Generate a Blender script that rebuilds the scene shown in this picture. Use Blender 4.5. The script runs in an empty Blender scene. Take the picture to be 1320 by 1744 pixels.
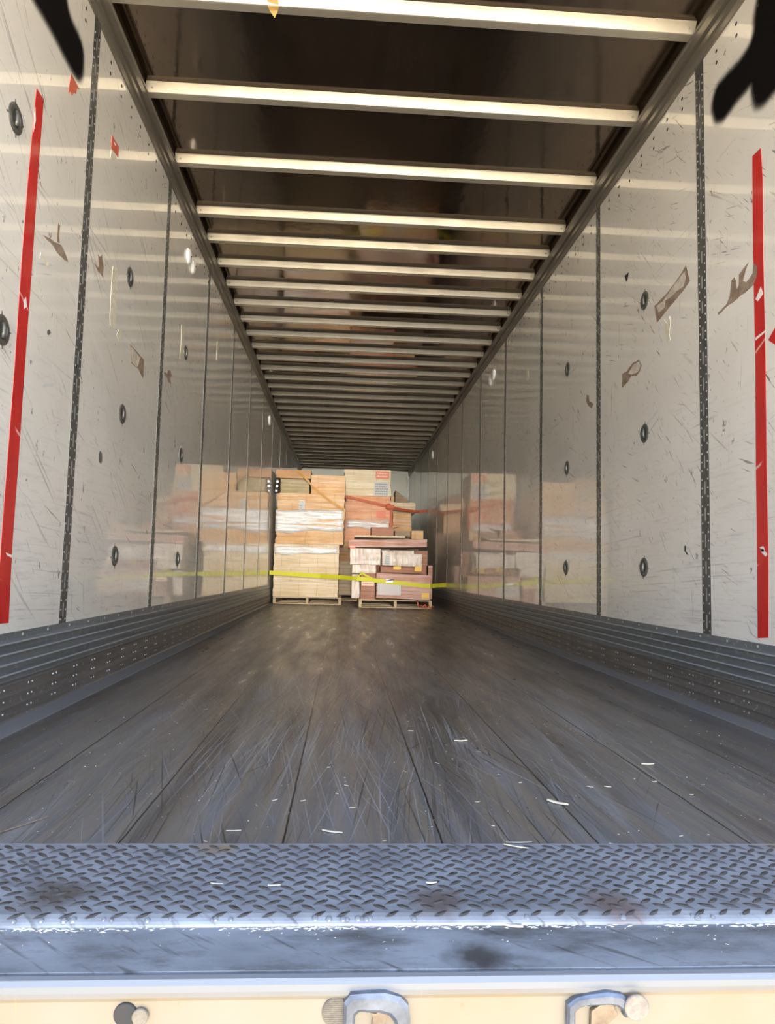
import bpy, bmesh, math, random
from mathutils import Vector, Matrix, noise
random.seed(7)
C = bpy.context.scene
COL = C.collection

# ------------------------------------------------------------------ camera
CAM = Vector((-0.2054, 0.0, 0.50)); YAW, PITCH, ROLL, FPX = 0.05939, 0.08326, 0.02276, 1219.57
fw = Vector((math.sin(YAW)*math.cos(PITCH), math.cos(YAW)*math.cos(PITCH), math.sin(PITCH)))
r0 = Vector((math.cos(YAW), -math.sin(YAW), 0)); u0_ = r0.cross(fw)
rt = r0*math.cos(ROLL)+u0_*math.sin(ROLL); up = -r0*math.sin(ROLL)+u0_*math.cos(ROLL)
cd = bpy.data.cameras.new('camera'); cam = bpy.data.objects.new('camera', cd); COL.objects.link(cam)
M = Matrix((rt, up, -fw)).transposed().to_4x4(); M.translation = CAM
cam.matrix_world = M
cd.sensor_fit = 'VERTICAL'; cd.sensor_height = 36; cd.lens = 36*FPX/1744; cd.clip_start = 0.02; cd.clip_end = 300
C.camera = cam

# ------------------------------------------------------------------ light, exposure
C.view_settings.view_transform = 'Standard'; C.view_settings.look = 'None'
C.view_settings.gamma = 1; C.view_settings.exposure = 1.13
SKY_HI, SKY_LO, GLOW = 1.55, 1.3, 64.0
w = bpy.data.worlds.new('world'); C.world = w; w.use_nodes = True
nt = w.node_tree; nt.nodes.clear(); N = nt.nodes; Lk = nt.links
tc = N.new('ShaderNodeTexCoord'); sep = N.new('ShaderNodeSeparateXYZ'); Lk.new(tc.outputs['Generated'], sep.inputs[0])
cr = N.new('ShaderNodeValToRGB'); Lk.new(sep.outputs['Z'], cr.inputs[0])
cr.color_ramp.elements[0].position = 0.0; cr.color_ramp.elements[0].color = (0.90*SKY_LO, 0.95*SKY_LO, 1.0*SKY_LO, 1)
cr.color_ramp.elements[1].position = 0.7; cr.color_ramp.elements[1].color = (0.50*SKY_HI, 0.67*SKY_HI, 0.98*SKY_HI, 1)
# glow lobe added low in the sky towards -Y to brighten the cargo
dot = N.new('ShaderNodeVectorMath'); dot.operation = 'DOT_PRODUCT'; Lk.new(tc.outputs['Generated'], dot.inputs[0])
dot.inputs[1].default_value = Vector((0.05, -1, 0.0)).normalized()
mx = N.new('ShaderNodeMath'); mx.operation = 'MAXIMUM'; mx.inputs[1].default_value = 0; Lk.new(dot.outputs['Value'], mx.inputs[0])
pw = N.new('ShaderNodeMath'); pw.operation = 'POWER'; pw.inputs[1].default_value = 70; Lk.new(mx.outputs[0], pw.inputs[0])
ml = N.new('ShaderNodeMath'); ml.operation = 'MULTIPLY'; ml.inputs[1].default_value = GLOW; 
band = N.new('ShaderNodeMapRange'); band.interpolation_type = 'SMOOTHSTEP'; band.inputs['From Min'].default_value = .04; band.inputs['From Max'].default_value = .13
band.inputs['To Min'].default_value = 1; band.inputs['To Max'].default_value = .06; Lk.new(sep.outputs['Z'], band.inputs['Value'])
bm_ = N.new('ShaderNodeMath'); bm_.operation = 'MULTIPLY'; Lk.new(pw.outputs[0], bm_.inputs[0]); Lk.new(band.outputs[0], bm_.inputs[1]); Lk.new(bm_.outputs[0], ml.inputs[0])
gc = N.new('ShaderNodeVectorMath'); gc.operation = 'SCALE'; gc.inputs[0].default_value = (1.0, 0.93, 0.80); Lk.new(ml.outputs[0], gc.inputs['Scale'])
ad = N.new('ShaderNodeVectorMath'); ad.operation = 'ADD'; Lk.new(cr.outputs[0], ad.inputs[0]); Lk.new(gc.outputs[0], ad.inputs[1])
bg = N.new('ShaderNodeBackground'); Lk.new(ad.outputs[0], bg.inputs[0]); bg.inputs[1].default_value = 1.0
wo = N.new('ShaderNodeOutputWorld'); Lk.new(bg.outputs[0], wo.inputs[0])
sd = bpy.data.lights.new('sun', 'SUN'); sd.energy = 9.5; sd.color = (1.0, 0.89, 0.70); sd.angle = 0.01
sun = bpy.data.objects.new('sun', sd); COL.objects.link(sun)
sun.rotation_euler = Vector((0.45, 0.30, 0.85)).to_track_quat('Z', 'Y').to_euler()

# ------------------------------------------------------------------ measuring helpers (photo point -> real surface)
def ray(u, v): return fw + rt*((u-660)/FPX) - up*((v-872)/FPX)
def onx(u, v, X): d = ray(u, v); return CAM + d*((X-CAM.x)/d.x)
def ony(u, v, Y): d = ray(u, v); return CAM + d*(Y/d.y)
def onz(u, v, Z): d = ray(u, v); return CAM + d*((Z-CAM.z)/d.z)

# ------------------------------------------------------------------ mesh helpers
class MB:
    def __init__(s): s.v = []; s.f = []; s.m = []
    def add(s, vs, fs, mi=0):
        o = len(s.v); s.v += [tuple(p) for p in vs]; s.f += [tuple(i+o for i in f) for f in fs]; s.m += [mi]*len(fs)
    def box(s, a, b, mi=0):
        x0, y0, z0 = a; x1, y1, z1 = b
        s.add([(x0,y0,z0),(x1,y0,z0),(x1,y1,z0),(x0,y1,z0),(x0,y0,z1),(x1,y0,z1),(x1,y1,z1),(x0,y1,z1)],
              [(0,3,2,1),(4,5,6,7),(0,1,5,4),(1,2,6,5),(2,3,7,6),(3,0,4,7)], mi)
    def prism(s, poly, d, mi=0):          # closed planar polygon (list of Vector) thickened by vector d
        n = len(poly); d = Vector(d)
        s.add(list(poly)+[Vector(p)+d for p in poly],
              [tuple(range(n))[::-1], tuple(range(n, 2*n))]+[(i, (i+1) % n, n+(i+1) % n, n+i) for i in range(n)], mi)
    def ribbon(s, pts, side, thick, mi=0):   # strap through pts; side = half-width vectors, thick = offset vector
        t = Vector(thick); vs = []; fs = []
        for p, h in zip(pts, side):
            vs += [p-h, p+h, p+h+t, p-h+t]
        for i in range(len(pts)-1):
            a = 4*i; b = a+4
            fs += [(a,a+1,b+1,b),(a+1,a+2,b+2,b+1),(a+2,a+3,b+3,b+2),(a+3,a,b,b+3)]
        fs += [(3,2,1,0), tuple(4*(len(pts)-1)+k for k in range(4))]
        s.add(vs, fs, mi)
    def tube(s, pts, r, n=8, mi=0):
        pts = [Vector(p) for p in pts]; vs = []; fs = []
        for i, p in enumerate(pts):
            t = (pts[min(i+1, len(pts)-1)]-pts[max(i-1, 0)]).normalized()
            a = t.orthogonal().normalized() if i == 0 else (a - t*a.dot(t)).normalized()
            b = t.cross(a)
            rr = r[i] if isinstance(r, (list, tuple)) else r
            vs += [p+(a*math.cos(2*math.pi*k/n)+b*math.sin(2*math.pi*k/n))*rr for k in range(n)]
        for i in range(len(pts)-1):
            fs += [(i*n+k, i*n+(k+1) % n, (i+1)*n+(k+1) % n, (i+1)*n+k) for k in range(n)]
        fs += [tuple(range(n))[::-1], tuple((len(pts)-1)*n+k for k in range(n))]
        s.add(vs, fs, mi)
    def rings(s, c, ax, ay, az, prof, n=24, mi=0, close=True):   # lathe: prof = [(radius, height)], az = axis
        vs = []; fs = []
        for (r, h) in prof:
            vs += [c+ax*(r*math.cos(2*math.pi*k/n))+ay*(r*math.sin(2*math.pi*k/n))+az*h for k in range(n)]
        m = len(prof)
        for i in range(m-1):
            fs += [(i*n+k, i*n+(k+1) % n, (i+1)*n+(k+1) % n, (i+1)*n+k) for k in range(n)]
        if close: fs += [tuple(range(n))[::-1], tuple((m-1)*n+k for k in range(n))]
        s.add(vs, fs, mi)
    def dome(s, c, n_, r, h, mi=0, k=6):
        n_ = Vector(n_); a = n_.orthogonal().normalized(); b = n_.cross(a)
        vs = [c+(a*math.cos(2*math.pi*i/k)+b*math.sin(2*math.pi*i/k))*r for i in range(k)]
        vs += [c+(a*math.cos(2*math.pi*i/k)+b*math.sin(2*math.pi*i/k))*r*.6+n_*h*.8 for i in range(k)]+[c+n_*h]
        fs = [(i, (i+1) % k, k+(i+1) % k, k+i) for i in range(k)]+[(k+i, k+(i+1) % k, 2*k) for i in range(k)]
        s.add(vs, fs, mi)
    def build(s, name, mats, parent=None, smooth=False, bevel=0, origin=None):
        me = bpy.data.meshes.new(name)
        if origin is None:
            xs = [p[0] for p in s.v]; ys = [p[1] for p in s.v]; zs = [p[2] for p in s.v]
            origin = Vector(((min(xs)+max(xs))/2, (min(ys)+max(ys))/2, min(zs)))
        o0 = Vector(origin)
        me.from_pydata([Vector(p)-o0 for p in s.v], [], s.f)
        if not isinstance(mats, (list, tuple)): mats = [mats]
        for m in mats: me.materials.append(m)
        me.polygons.foreach_set('material_index', s.m)
        bm = bmesh.new(); bm.from_mesh(me); bmesh.ops.recalc_face_normals(bm, faces=bm.faces)
        if bevel:
            bmesh.ops.bevel(bm, geom=list(bm.edges), offset=bevel, segments=2, affect='EDGES', profile=.6, clamp_overlap=True)
        bm.to_mesh(me); bm.free()
        if smooth: me.shade_smooth()
        o = bpy.data.objects.new(name, me); COL.objects.link(o); o.location = o0
        if parent is not None:
            o.parent = parent; o.location = o0-parent_world(parent)
        return o
def parent_world(p):
    l = Vector(p.location)
    while p.parent is not None: p = p.parent; l += Vector(p.location)
    return l
def tag(o, label=None, cat=None, group=None, kind=None):
    if label: o['label'] = label
    if cat: o['category'] = cat
    if group: o['group'] = group
    if kind: o['kind'] = kind
    return o
def empty(name, loc, label, cat, group=None):
    o = bpy.data.objects.new(name, None); COL.objects.link(o); o.location = loc; o.empty_display_size = .1
    return tag(o, label, cat, group)

# ------------------------------------------------------------------ materials
def newmat(name, col=(.5,.5,.5), rough=.5, metal=0, coat=0, coatr=.05, spec=.5):
    m = bpy.data.materials.new(name); m.use_nodes = True
    b = m.node_tree.nodes['Principled BSDF']
    b.inputs['Base Color'].default_value = (*col, 1); b.inputs['Roughness'].default_value = rough
    b.inputs['Metallic'].default_value = metal; b.inputs['Coat Weight'].default_value = coat
    b.inputs['Coat Roughness'].default_value = coatr; b.inputs['Specular IOR Level'].default_value = spec
    return m
class G:
    def __init__(s, m): s.m = m; s.t = m.node_tree; s.N = s.t.nodes; s.b = s.N['Principled BSDF']; s.co = s.N.new('ShaderNodeTexCoord').outputs['Object']
    def link(s, a, b): s.t.links.new(a, b)
    def val(s, x, inp):
        if hasattr(x, 'is_linked') or hasattr(x, 'links'): s.link(x, inp)
        else: inp.default_value = x
    def mapv(s, rot=(0,0,0), sc=(1,1,1), loc=(0,0,0), src=None):
        a = s.N.new('ShaderNodeMapping'); a.inputs['Rotation'].default_value = rot
        b = s.N.new('ShaderNodeMapping'); b.inputs['Scale'].default_value = sc; b.inputs['Location'].default_value = loc
        s.link(src or s.co, a.inputs[0]); s.link(a.outputs[0], b.inputs[0]); return b.outputs[0]
    def noise(s, vec, scale=1, det=3, rough=.55):
        n = s.N.new('ShaderNodeTexNoise'); n.inputs['Scale'].default_value = scale; n.inputs['Detail'].default_value = det
        n.inputs['Roughness'].default_value = rough; s.link(vec, n.inputs['Vector']); return n.outputs['Fac']
    def voro(s, vec, scale=1):
        n = s.N.new('ShaderNodeTexVoronoi'); n.inputs['Scale'].default_value = scale; s.link(vec, n.inputs['Vector']); return n.outputs['Distance']
    def ramp(s, f, a, b, v0=0., v1=1.):
        n = s.N.new('ShaderNodeMapRange'); n.inputs['From Min'].default_value = a; n.inputs['From Max'].default_value = b
        n.inputs['To Min'].default_value = v0; n.inputs['To Max'].default_value = v1; s.link(f, n.inputs['Value']); return n.outputs[0]
    def math(s, op, a, b=0.):
        n = s.N.new('ShaderNodeMath'); n.operation = op; s.val(a, n.inputs[0]); s.val(b, n.inputs[1]); return n.outputs[0]
    def mix(s, f, a, b):
        n = s.N.new('ShaderNodeMix'); n.data_type = 'RGBA'; s.val(f, n.inputs[0])
        for x, i in ((a, 6), (b, 7)):
            if isinstance(x, tuple): n.inputs[i].default_value = (*x, 1)
            else: s.link(x, n.inputs[i])
        return n.outputs[2]
    def xyz(s):
        n = s.N.new('ShaderNodeSeparateXYZ'); s.link(s.co, n.inputs[0]); return n.outputs
    def col(s, c): s.link(c, s.b.inputs['Base Color'])
    def rough(s, c): s.link(c, s.b.inputs['Roughness'])
    def bump(s, h, dist=.002, st=1., coat=False):
        n = s.N.new('ShaderNodeBump'); n.inputs['Distance'].default_value = dist; n.inputs['Strength'].default_value = st
        s.link(h, n.inputs['Height']); s.link(n.outputs[0], s.b.inputs['Normal'])
        if coat: s.link(n.outputs[0], s.b.inputs['Coat Normal'])

def wall_mat(name, seed, lean):
    m = newmat(name, rough=.40, coat=.9, coatr=.025); g = G(m)
    c = g.mix(g.ramp(g.noise(g.mapv(loc=(0,seed,0)), 1.6, 4), .35, .65), (.87,.85,.80), (.79,.77,.72))
    z = g.xyz()['Z']
    # angled scuffs: (rotation, scale along, scale across, threshold, colour)
    for k, (ang, sl, ss, th, cc, amt) in enumerate([
        (.62*lean, 1.1, 70, .645, (.36,.34,.32), .7), (.85*lean, 7, 120, .665, (.06,.055,.05), .9),
        (.05, 1.2, 90, .64, (.45,.44,.43), .6), (.35*lean, 5, 110, .66, (.12,.11,.10), .8),
        (1.50, 3, 110, .675, (.25,.25,.25), .7), (.45*lean, .9, 40, .66, (.90,.90,.92), .7),
        (-.35*lean, 2, 60, .69, (.22,.36,.60), .5)]):
        vv = g.mapv(rot=(ang,0,0), sc=(1,sl,ss), loc=(0,seed*3+k*7,k*3.1))
        s1 = g.ramp(g.noise(vv, 1, 2), th, th+.03)
        mk = g.ramp(g.noise(g.mapv(loc=(0,seed+k*5,k)), 2.9, 3), .50, .64)
        c = g.mix(g.math('MULTIPLY', g.math('MULTIPLY', s1, mk), amt), c, cc)
    # small chips
    v1 = g.ramp(g.voro(g.mapv(sc=(1,1.3,.7), loc=(0,seed,0)), 26), .09, .05)
    mk = g.ramp(g.noise(g.mapv(loc=(0,seed*2,4)), 3.2, 3), .53, .62)
    c = g.mix(g.math('MULTIPLY', g.math('MULTIPLY', v1, mk), .9), c, (.05,.045,.04))
    v2 = g.ramp(g.noise(g.mapv(sc=(1,24,14), loc=(0,seed*5,2)), 1, 4, .7), .655, .69)
    c = g.mix(g.math('MULTIPLY', v2, .8), c, (.10,.09,.085))
    # scuffed horizontal abrasion at the height of the cargo
    ab = g.ramp(g.noise(g.mapv(sc=(1,6,70), loc=(0,seed,9)), 1, 4, .7), .52, .72)
    lo = g.ramp(z, 1.6, .5)
    c = g.mix(g.math('MULTIPLY', g.math('MULTIPLY', ab, lo), .40), c, (.38,.38,.40))
    g.col(c)
    g.rough(g.ramp(g.noise(g.mapv(), 3, 3), .3, .7, .30, .45))
    h = g.noise(g.mapv(sc=(1,1,1)), 2.2, 1)
    g.bump(h, .0018, .5, True)
    return m
M_WL = wall_mat('white_liner_left', 1.3, 1); M_WR = wall_mat('white_liner_right', 8.7, -1)
M_NOSE = newmat('nose_liner', (.62,.63,.56), .4)

def floor_mat():
    m = newmat('worn_floor_wood', rough=.4, spec=.5); g = G(m); X = g.xyz()
    pl = g.math('DIVIDE', g.math('ADD', X['X'], .0077+.2945*10), .2945)
    fr = g.math('FRACT', pl); idn = g.math('FLOOR', pl)
    wn = g.N.new('ShaderNodeTexWhiteNoise'); wn.noise_dimensions = '1D'; g.link(idn, wn.inputs['W'])
    c = g.mix(wn.outputs['Value'], (.088,.088,.092), (.120,.119,.122))
    lam = g.noise(g.mapv(sc=(30,.45,1)), 1, 2, .6)
    c = g.mix(g.ramp(lam, .42, .62), c, (.15,.128,.105))
    c = g.mix(g.ramp(g.noise(g.mapv(sc=(9,.9,1), loc=(3,1,0)), 1, 4, .6), .52, .72), c, (.155,.168,.19))
    c = g.mix(g.ramp(g.noise(g.mapv(sc=(6,.5,1), loc=(9,4,0)), 1, 4), .52, .66, 0, .7), c, (.045,.035,.028))
    cen = g.ramp(g.math('ABSOLUTE', X['X']), 1.0, .35)
    for k, (ang, sa, sl, th, cc, amt) in enumerate([
        (0.04, 190, .7, .60, (.25,.27,.30), .85), (-.05, 170, 1.1, .635, (.02,.018,.016), 1.0),
        (.18, 170, 1.0, .63, (.24,.26,.29), .8), (-.24, 150, 1.2, .635, (.018,.016,.014), 1.0),
        (.5, 130, 2.5, .66, (.018,.016,.014), .9), (-.32, 190, 1.1, .65, (.28,.30,.32), .8), (.10, 260, .9, .60, (.03,.028,.026), .9), (-.12, 240, .8, .62, (.24,.26,.29), .8)]):
        s1 = g.ramp(g.noise(g.mapv(rot=(0,0,ang), sc=(sa,sl,1), loc=(k*3.3,k*1.7,0)), 1, 2), th, th+.035)
        mk = g.ramp(g.noise(g.mapv(loc=(k*2.,k,0), sc=(1.6,.8,1)), 1.5, 2), .40, .56)
        f = g.math('MULTIPLY', g.math('MULTIPLY', s1, mk), g.ramp(cen, 0, 1, .35*amt, amt))
        c = g.mix(f, c, cc)
    wob = g.math('ADD', fr, g.ramp(g.noise(g.mapv(sc=(1,6,1)), 3, 3), 0, 1, -.006, .006))
    seam = g.ramp(g.math('ABSOLUTE', g.math('SUBTRACT', wob, .5)), .4905, .4965)
    c = g.mix(seam, c, (.010,.009,.009))
    g.col(c)
    g.rough(g.ramp(g.noise(g.mapv(sc=(12,1.5,1)), 1, 4), .3, .7, .25, .42))
    hh = g.math('SUBTRACT', g.noise(g.mapv(sc=(60,1.5,1)), 1, 4, .6), g.math('MULTIPLY', seam, 2.))
    g.bump(hh, .0012, .35)
    return m
M_FLOOR = floor_mat()

def metal_mat(name, c0, c1, rough, metal, sc=(3,3,3), bump=.0006, scratch=None, r2=None):
    m = newmat(name, c0, rough, metal); g = G(m)
    n = g.noise(g.mapv(sc=sc), 1, 5, .6); c = g.mix(g.ramp(n, .35, .65), c0, c1)
    if scratch:
        s1 = g.ramp(g.noise(g.mapv(rot=(.2,.3,.25), sc=(2,60,60)), 1, 2), .64, .68)
        c = g.mix(s1, c, scratch)
    g.col(c); g.rough(g.ramp(n, .3, .7, rough-.06, (r2 or rough)+.08)); g.bump(n, bump, .7)
    return m
M_CEIL = metal_mat('roof_skin', (.27,.215,.17), (.22,.175,.14), .085, .96, (1.2,.8,1), .006)
M_BOW = metal_mat('roof_bow_galvanised', (.74,.70,.60), (.62,.59,.51), .36, .7, (5,5,5))
M_RAIL = metal_mat('rail_grey_bronze', (.27,.25,.215), (.22,.20,.175), .40, .55, (4,.6,4))
M_POST = metal_mat('post_grey', (.115,.12,.118), (.19,.195,.19), .42, .55, (20,20,14), .0006)
M_SLOT = newmat('slot_bright', (.42,.43,.43), .45, .2)
M_RIVET = newmat('rivet_steel', (.50,.51,.50), .35, .7)
M_HOLE = newmat('dark_hole', (.03,.028,.026), .7)
M_SCUFF = metal_mat('scuff_aluminium', (.17,.19,.205), (.22,.24,.255), .36, .35, (3,1.2,30), .0003, (.34,.36,.38))
M_RIDGE = newmat('pale_ridge_metal', (.36,.40,.43), .4, .2)
M_SCUFF2 = metal_mat('scuff_brownish', (.14,.13,.125), (.20,.185,.175), .42, .3, (3,1.2,30), .0006, (.30,.29,.28))
M_STRIP = metal_mat('floor_edge_metal', (.20,.21,.225), (.24,.25,.265), .5, .1, (2,1,2))
M_PLATE = metal_mat('tread_plate_steel', (.30,.33,.39), (.21,.23,.27), .38, .2, (7,7,7), .0004)
M_LOZ = metal_mat('tread_lozenge_dark', (.045,.038,.036), (.075,.07,.07), .42, .4, (30,30,30))  # brown-black metal; the dark look of the tilted faces is in the colour
M_SILL = metal_mat('sill_steel', (.27,.30,.35), (.15,.165,.19), .42, .15, (4,9,4), .0004, (.20,.22,.26))
M_EDGE = newmat('sill_edge_bare', (.20,.22,.255), .45, .4)
def dirt(m, spots, amt=.75, sc=(5,14,5)):
    g = G(m); src = g.b.inputs['Base Color'].links[0].from_socket
    c = g.mix(g.ramp(g.noise(g.mapv(sc=sc, loc=(3,2,1)), 1, 6, .7), .48, .66, 0, amt), src, (.050,.048,.050))
    c = g.mix(g.ramp(g.noise(g.mapv(rot=(0,0,.7), sc=(6,60,1)), 1, 3), .60, .68, 0, .6), c, (.04,.038,.04))
    X = g.xyz()
    for (x, y, rad, cc) in spots:
        d = g.math('ADD', g.math('POWER', g.math('SUBTRACT', X['X'], x), 2.), g.math('POWER', g.math('SUBTRACT', X['Y'], y), 2.))
        d = g.math('ADD', g.math('SQRT', d), g.ramp(g.noise(g.mapv(), 30, 4), 0, 1, -.03, .03))
        c = g.mix(g.ramp(d, rad, rad*.3, 0, .85), c, cc)
    g.col(c)
# object coordinates of the sill and plate start at the middle of their base
dirt(M_SILL, [(-.01,-.165,.05,(.035,.03,.03)), (.55,-.15,.03,(.05,.05,.05))])
dirt(M_PLATE, [(-.42,.115,.045,(.26,.19,.12)), (-.62,-.06,.07,(.07,.055,.045)), (.62,.12,.04,(.26,.22,.15)), (-.05,-.09,.06,(.12,.09,.08)), (.22,-.10,.06,(.15,.10,.09))], .35)
def cream():
    m = newmat('cream_painted_steel', (.5,.42,.3), .45, coat=.2, coatr=.2); g = G(m)
    c = g.mix(g.ramp(g.noise(g.mapv(), 5, 3), .4, .6), (.235,.195,.142), (.235,.212,.175))
    rust = g.ramp(g.noise(g.mapv(sc=(22,22,11)), 1, 4, .7), .67, .72)
    c = g.mix(g.math('MULTIPLY', rust, .8), c, (.30,.15,.07))
    st = g.ramp(g.noise(g.mapv(sc=(60,1,5)), 1, 3), .68, .74)
    c = g.mix(g.math('MULTIPLY', st, .6), c, (.40,.26,.15))
    g.col(c); return m
M_CREAM = cream()
def red_tape():
    m = newmat('red_tape', (.60,.02,.02), .35, coat=.5, coatr=.12); g = G(m)
    c = g.mix(g.ramp(g.noise(g.mapv(sc=(1,4,1.5)), 3, 3), .4, .65), (.62,.020,.018), (.50,.010,.012))
    s1 = g.ramp(g.noise(g.mapv(rot=(.5,0,0), sc=(1,5,50)), 1, 3), .66, .69)
    c = g.mix(g.math('MULTIPLY', s1, .8), c, (.78,.50,.46)); g.col(c); return m
M_RED = red_tape()
M_REDST = newmat('red_sticker', (.62,.13,.08), .5)
M_WHITE = newmat('white_mark', (.85,.80,.78), .5)
M_WHITEDISC = newmat('white_plastic', (.95,.96,.98), .3)
M_BLACKP = newmat('black_spray_paint', (.004,.003,.003), .85, spec=.1)
def residue(name, c0, c1, th=.5):
    m = newmat(name, c0, .8); g = G(m)
    g.col(g.mix(g.ramp(g.noise(g.mapv(), 30, 5, .7), th-.05, th+.05), c0, c1)); g.bump(g.noise(g.mapv(), 60, 4), .002, .8); return m
M_RES = residue('torn_brown_backing', (.24,.17,.125), (.33,.25,.19))
M_RES2 = residue('peeled_paper', (.55,.48,.40), (.66,.62,.55))
M_TAPEB = residue('old_beige_tape', (.66,.62,.48), (.76,.73,.62))
M_SPL = newmat('pale_wood_chip', (.50,.46,.37), .8)
M_TANSPL = newmat('tan_wood_chip', (.22,.16,.10), .8)
M_SPL2 = residue('pale_debris', (.50,.48,.42), (.70,.67,.58))
def wood():
    m = newmat('pallet_wood', (.55,.40,.25), .7); g = G(m)
    g.col(g.mix(g.ramp(g.noise(g.mapv(sc=(2,12,12)), 2, 4), .35, .65), (.62,.48,.31), (.42,.30,.18))); return m
M_WOOD = wood()
def carton(name, c0, c1, film=.35, coat=.8, fcol=(.80,.76,.70), rough=.55, vert=False, grid=None):
    m = newmat(name, c0, rough, coat=coat, coatr=.16); g = G(m)
    c = g.mix(g.ramp(g.noise(g.mapv(), 3.5, 3), .4, .62), c0, c1)
    sc = (1.2,1.2,26) if not vert else (22,22,1.5)
    if grid:
        X = g.xyz(); cb = g.N.new('ShaderNodeCombineXYZ'); g.link(g.math('ADD', X['X'], X['Y']), cb.inputs[0]); g.link(X['Z'], cb.inputs[1])
        br = g.N.new('ShaderNodeTexBrick'); g.link(cb.outputs[0], br.inputs['Vector']); br.inputs['Scale'].default_value = 1
        br.inputs['Brick Width'].default_value = grid[0]; br.inputs['Row Height'].default_value = grid[1]; br.inputs['Mortar Size'].default_value = .006; br.inputs['Mortar Smooth'].default_value = .2
        br.inputs['Color1'].default_value = (1,1,1,1); br.inputs['Color2'].default_value = (.82,.80,.78,1); br.inputs['Mortar'].default_value = (.35,.30,.25,1)
        mm = g.N.new('ShaderNodeMix'); mm.data_type = 'RGBA'; mm.blend_type = 'MULTIPLY'; mm.inputs[0].default_value = .4; g.link(c, mm.inputs[6]); g.link(br.outputs['Color'], mm.inputs[7]); c = mm.outputs[2]
    st = g.noise(g.mapv(sc=sc), 1, 5, .65)
    c = g.mix(g.ramp(st, .42, .70, 0, film), c, fcol)       # milky folds of the stretch film
    dk = g.noise(g.mapv(sc=(sc[0]*1.5,sc[1]*1.5,sc[2]*1.7), loc=(4,4,4)), 1, 4, .6)
    c = g.mix(g.ramp(dk, .56, .70, 0, .45), c, tuple(x*.45 for x in c0))
    g.col(c)
    g.bump(st, .03 if coat else .004, .8 if coat else .4, True)
    return m
M_TAN = carton('tan_wrapped_cartons', (.62,.32,.11), (.70,.42,.18), .42, grid=(.42,.31))
M_PALE = carton('pale_wrapped_cartons', (.68,.50,.28), (.72,.56,.36), .55, fcol=(.90,.84,.74), grid=(.26,.215))
M_OLIVE = carton('khaki_wrapped_carton', (.36,.28,.13), (.30,.24,.11), .2)
M_BROWN = carton('brown_orange_carton', (.42,.21,.07), (.36,.17,.06), .1, coat=0)
M_ORNG = carton('orange_pink_wrapped_cartons', (.74,.30,.13), (.78,.38,.20), .45, fcol=(.85,.66,.54), grid=(.5,.33))
M_GREYT = carton('beige_wrapped_load', (.74,.60,.38), (.78,.66,.46), .7, fcol=(.86,.80,.68), grid=(.8,.12))
M_PINK = carton('pink_brown_wrapped_carton', (.46,.20,.13), (.56,.30,.24), .65, fcol=(.80,.64,.62))
M_RBRN = carton('red_brown_carton', (.36,.15,.09), (.42,.19,.12), .12, coat=.2)
M_WHTW = carton('white_film_wrapped_carton', (.60,.46,.38), (.70,.58,.50), .8, fcol=(.92,.88,.88), vert=True)
M_DKB = carton('dark_brown_board', (.20,.12,.06), (.25,.16,.08), .1, coat=0)
M_LBLG = newmat('grey_white_label', (.50,.52,.54), .5); M_INK = newmat('label_print', (.22,.22,.24), .6)
M_LBLR = newmat('orange_red_label', (.70,.16,.09), .5); M_LBLP = newmat('label_pale_print', (.86,.62,.50), .5)
M_LBLY = newmat('yellow_label', (.80,.50,.05), .5)
M_YEL = newmat('yellow_webbing', (.62,.60,.02), .6); M_ORS = newmat('orange_red_webbing', (.50,.10,.03), .6)
M_AMB = newmat('amber_webbing', (.50,.25,.05), .55); M_BUCK = newmat('buckle_steel', (.30,.31,.34), .35, .8)
M_BLKPL = newmat('black_plastic', (.02,.018,.018), .25, coat=.6)

# ------------------------------------------------------------------ setting
XW = 1.27; Y0, Y1 = 1.0, 16.57; ZB, ZT = 0.278, 2.725; ZBOW, ZC = 2.84, 2.885
def struct(o): o['kind'] = 'structure'; return o
# ground of the yard the trailer stands in
g_ = MB(); g_.box((-60,-60,-1.35), (60,60,-1.25)); gm = newmat('sunlit_concrete', (.50,.44,.35), .9); gg = G(gm)
gg.col(gg.mix(gg.ramp(gg.noise(gg.mapv(), .8, 5), .4, .6), (.56,.46,.32), (.48,.39,.27)))
struct(g_.build('floor_yard', gm))
# floor boards
f = MB(); f.box((-XW,1.35,-.06), (XW,Y1,0)); floor = struct(f.build('floor', M_FLOOR, origin=(0,0,0)))
for s in (-1, 1):
    q = MB(); q.box((s*1.165,1.35,0), (s*(XW),Y1,.004)); q.build('edge_strip', M_STRIP, floor)
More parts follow.
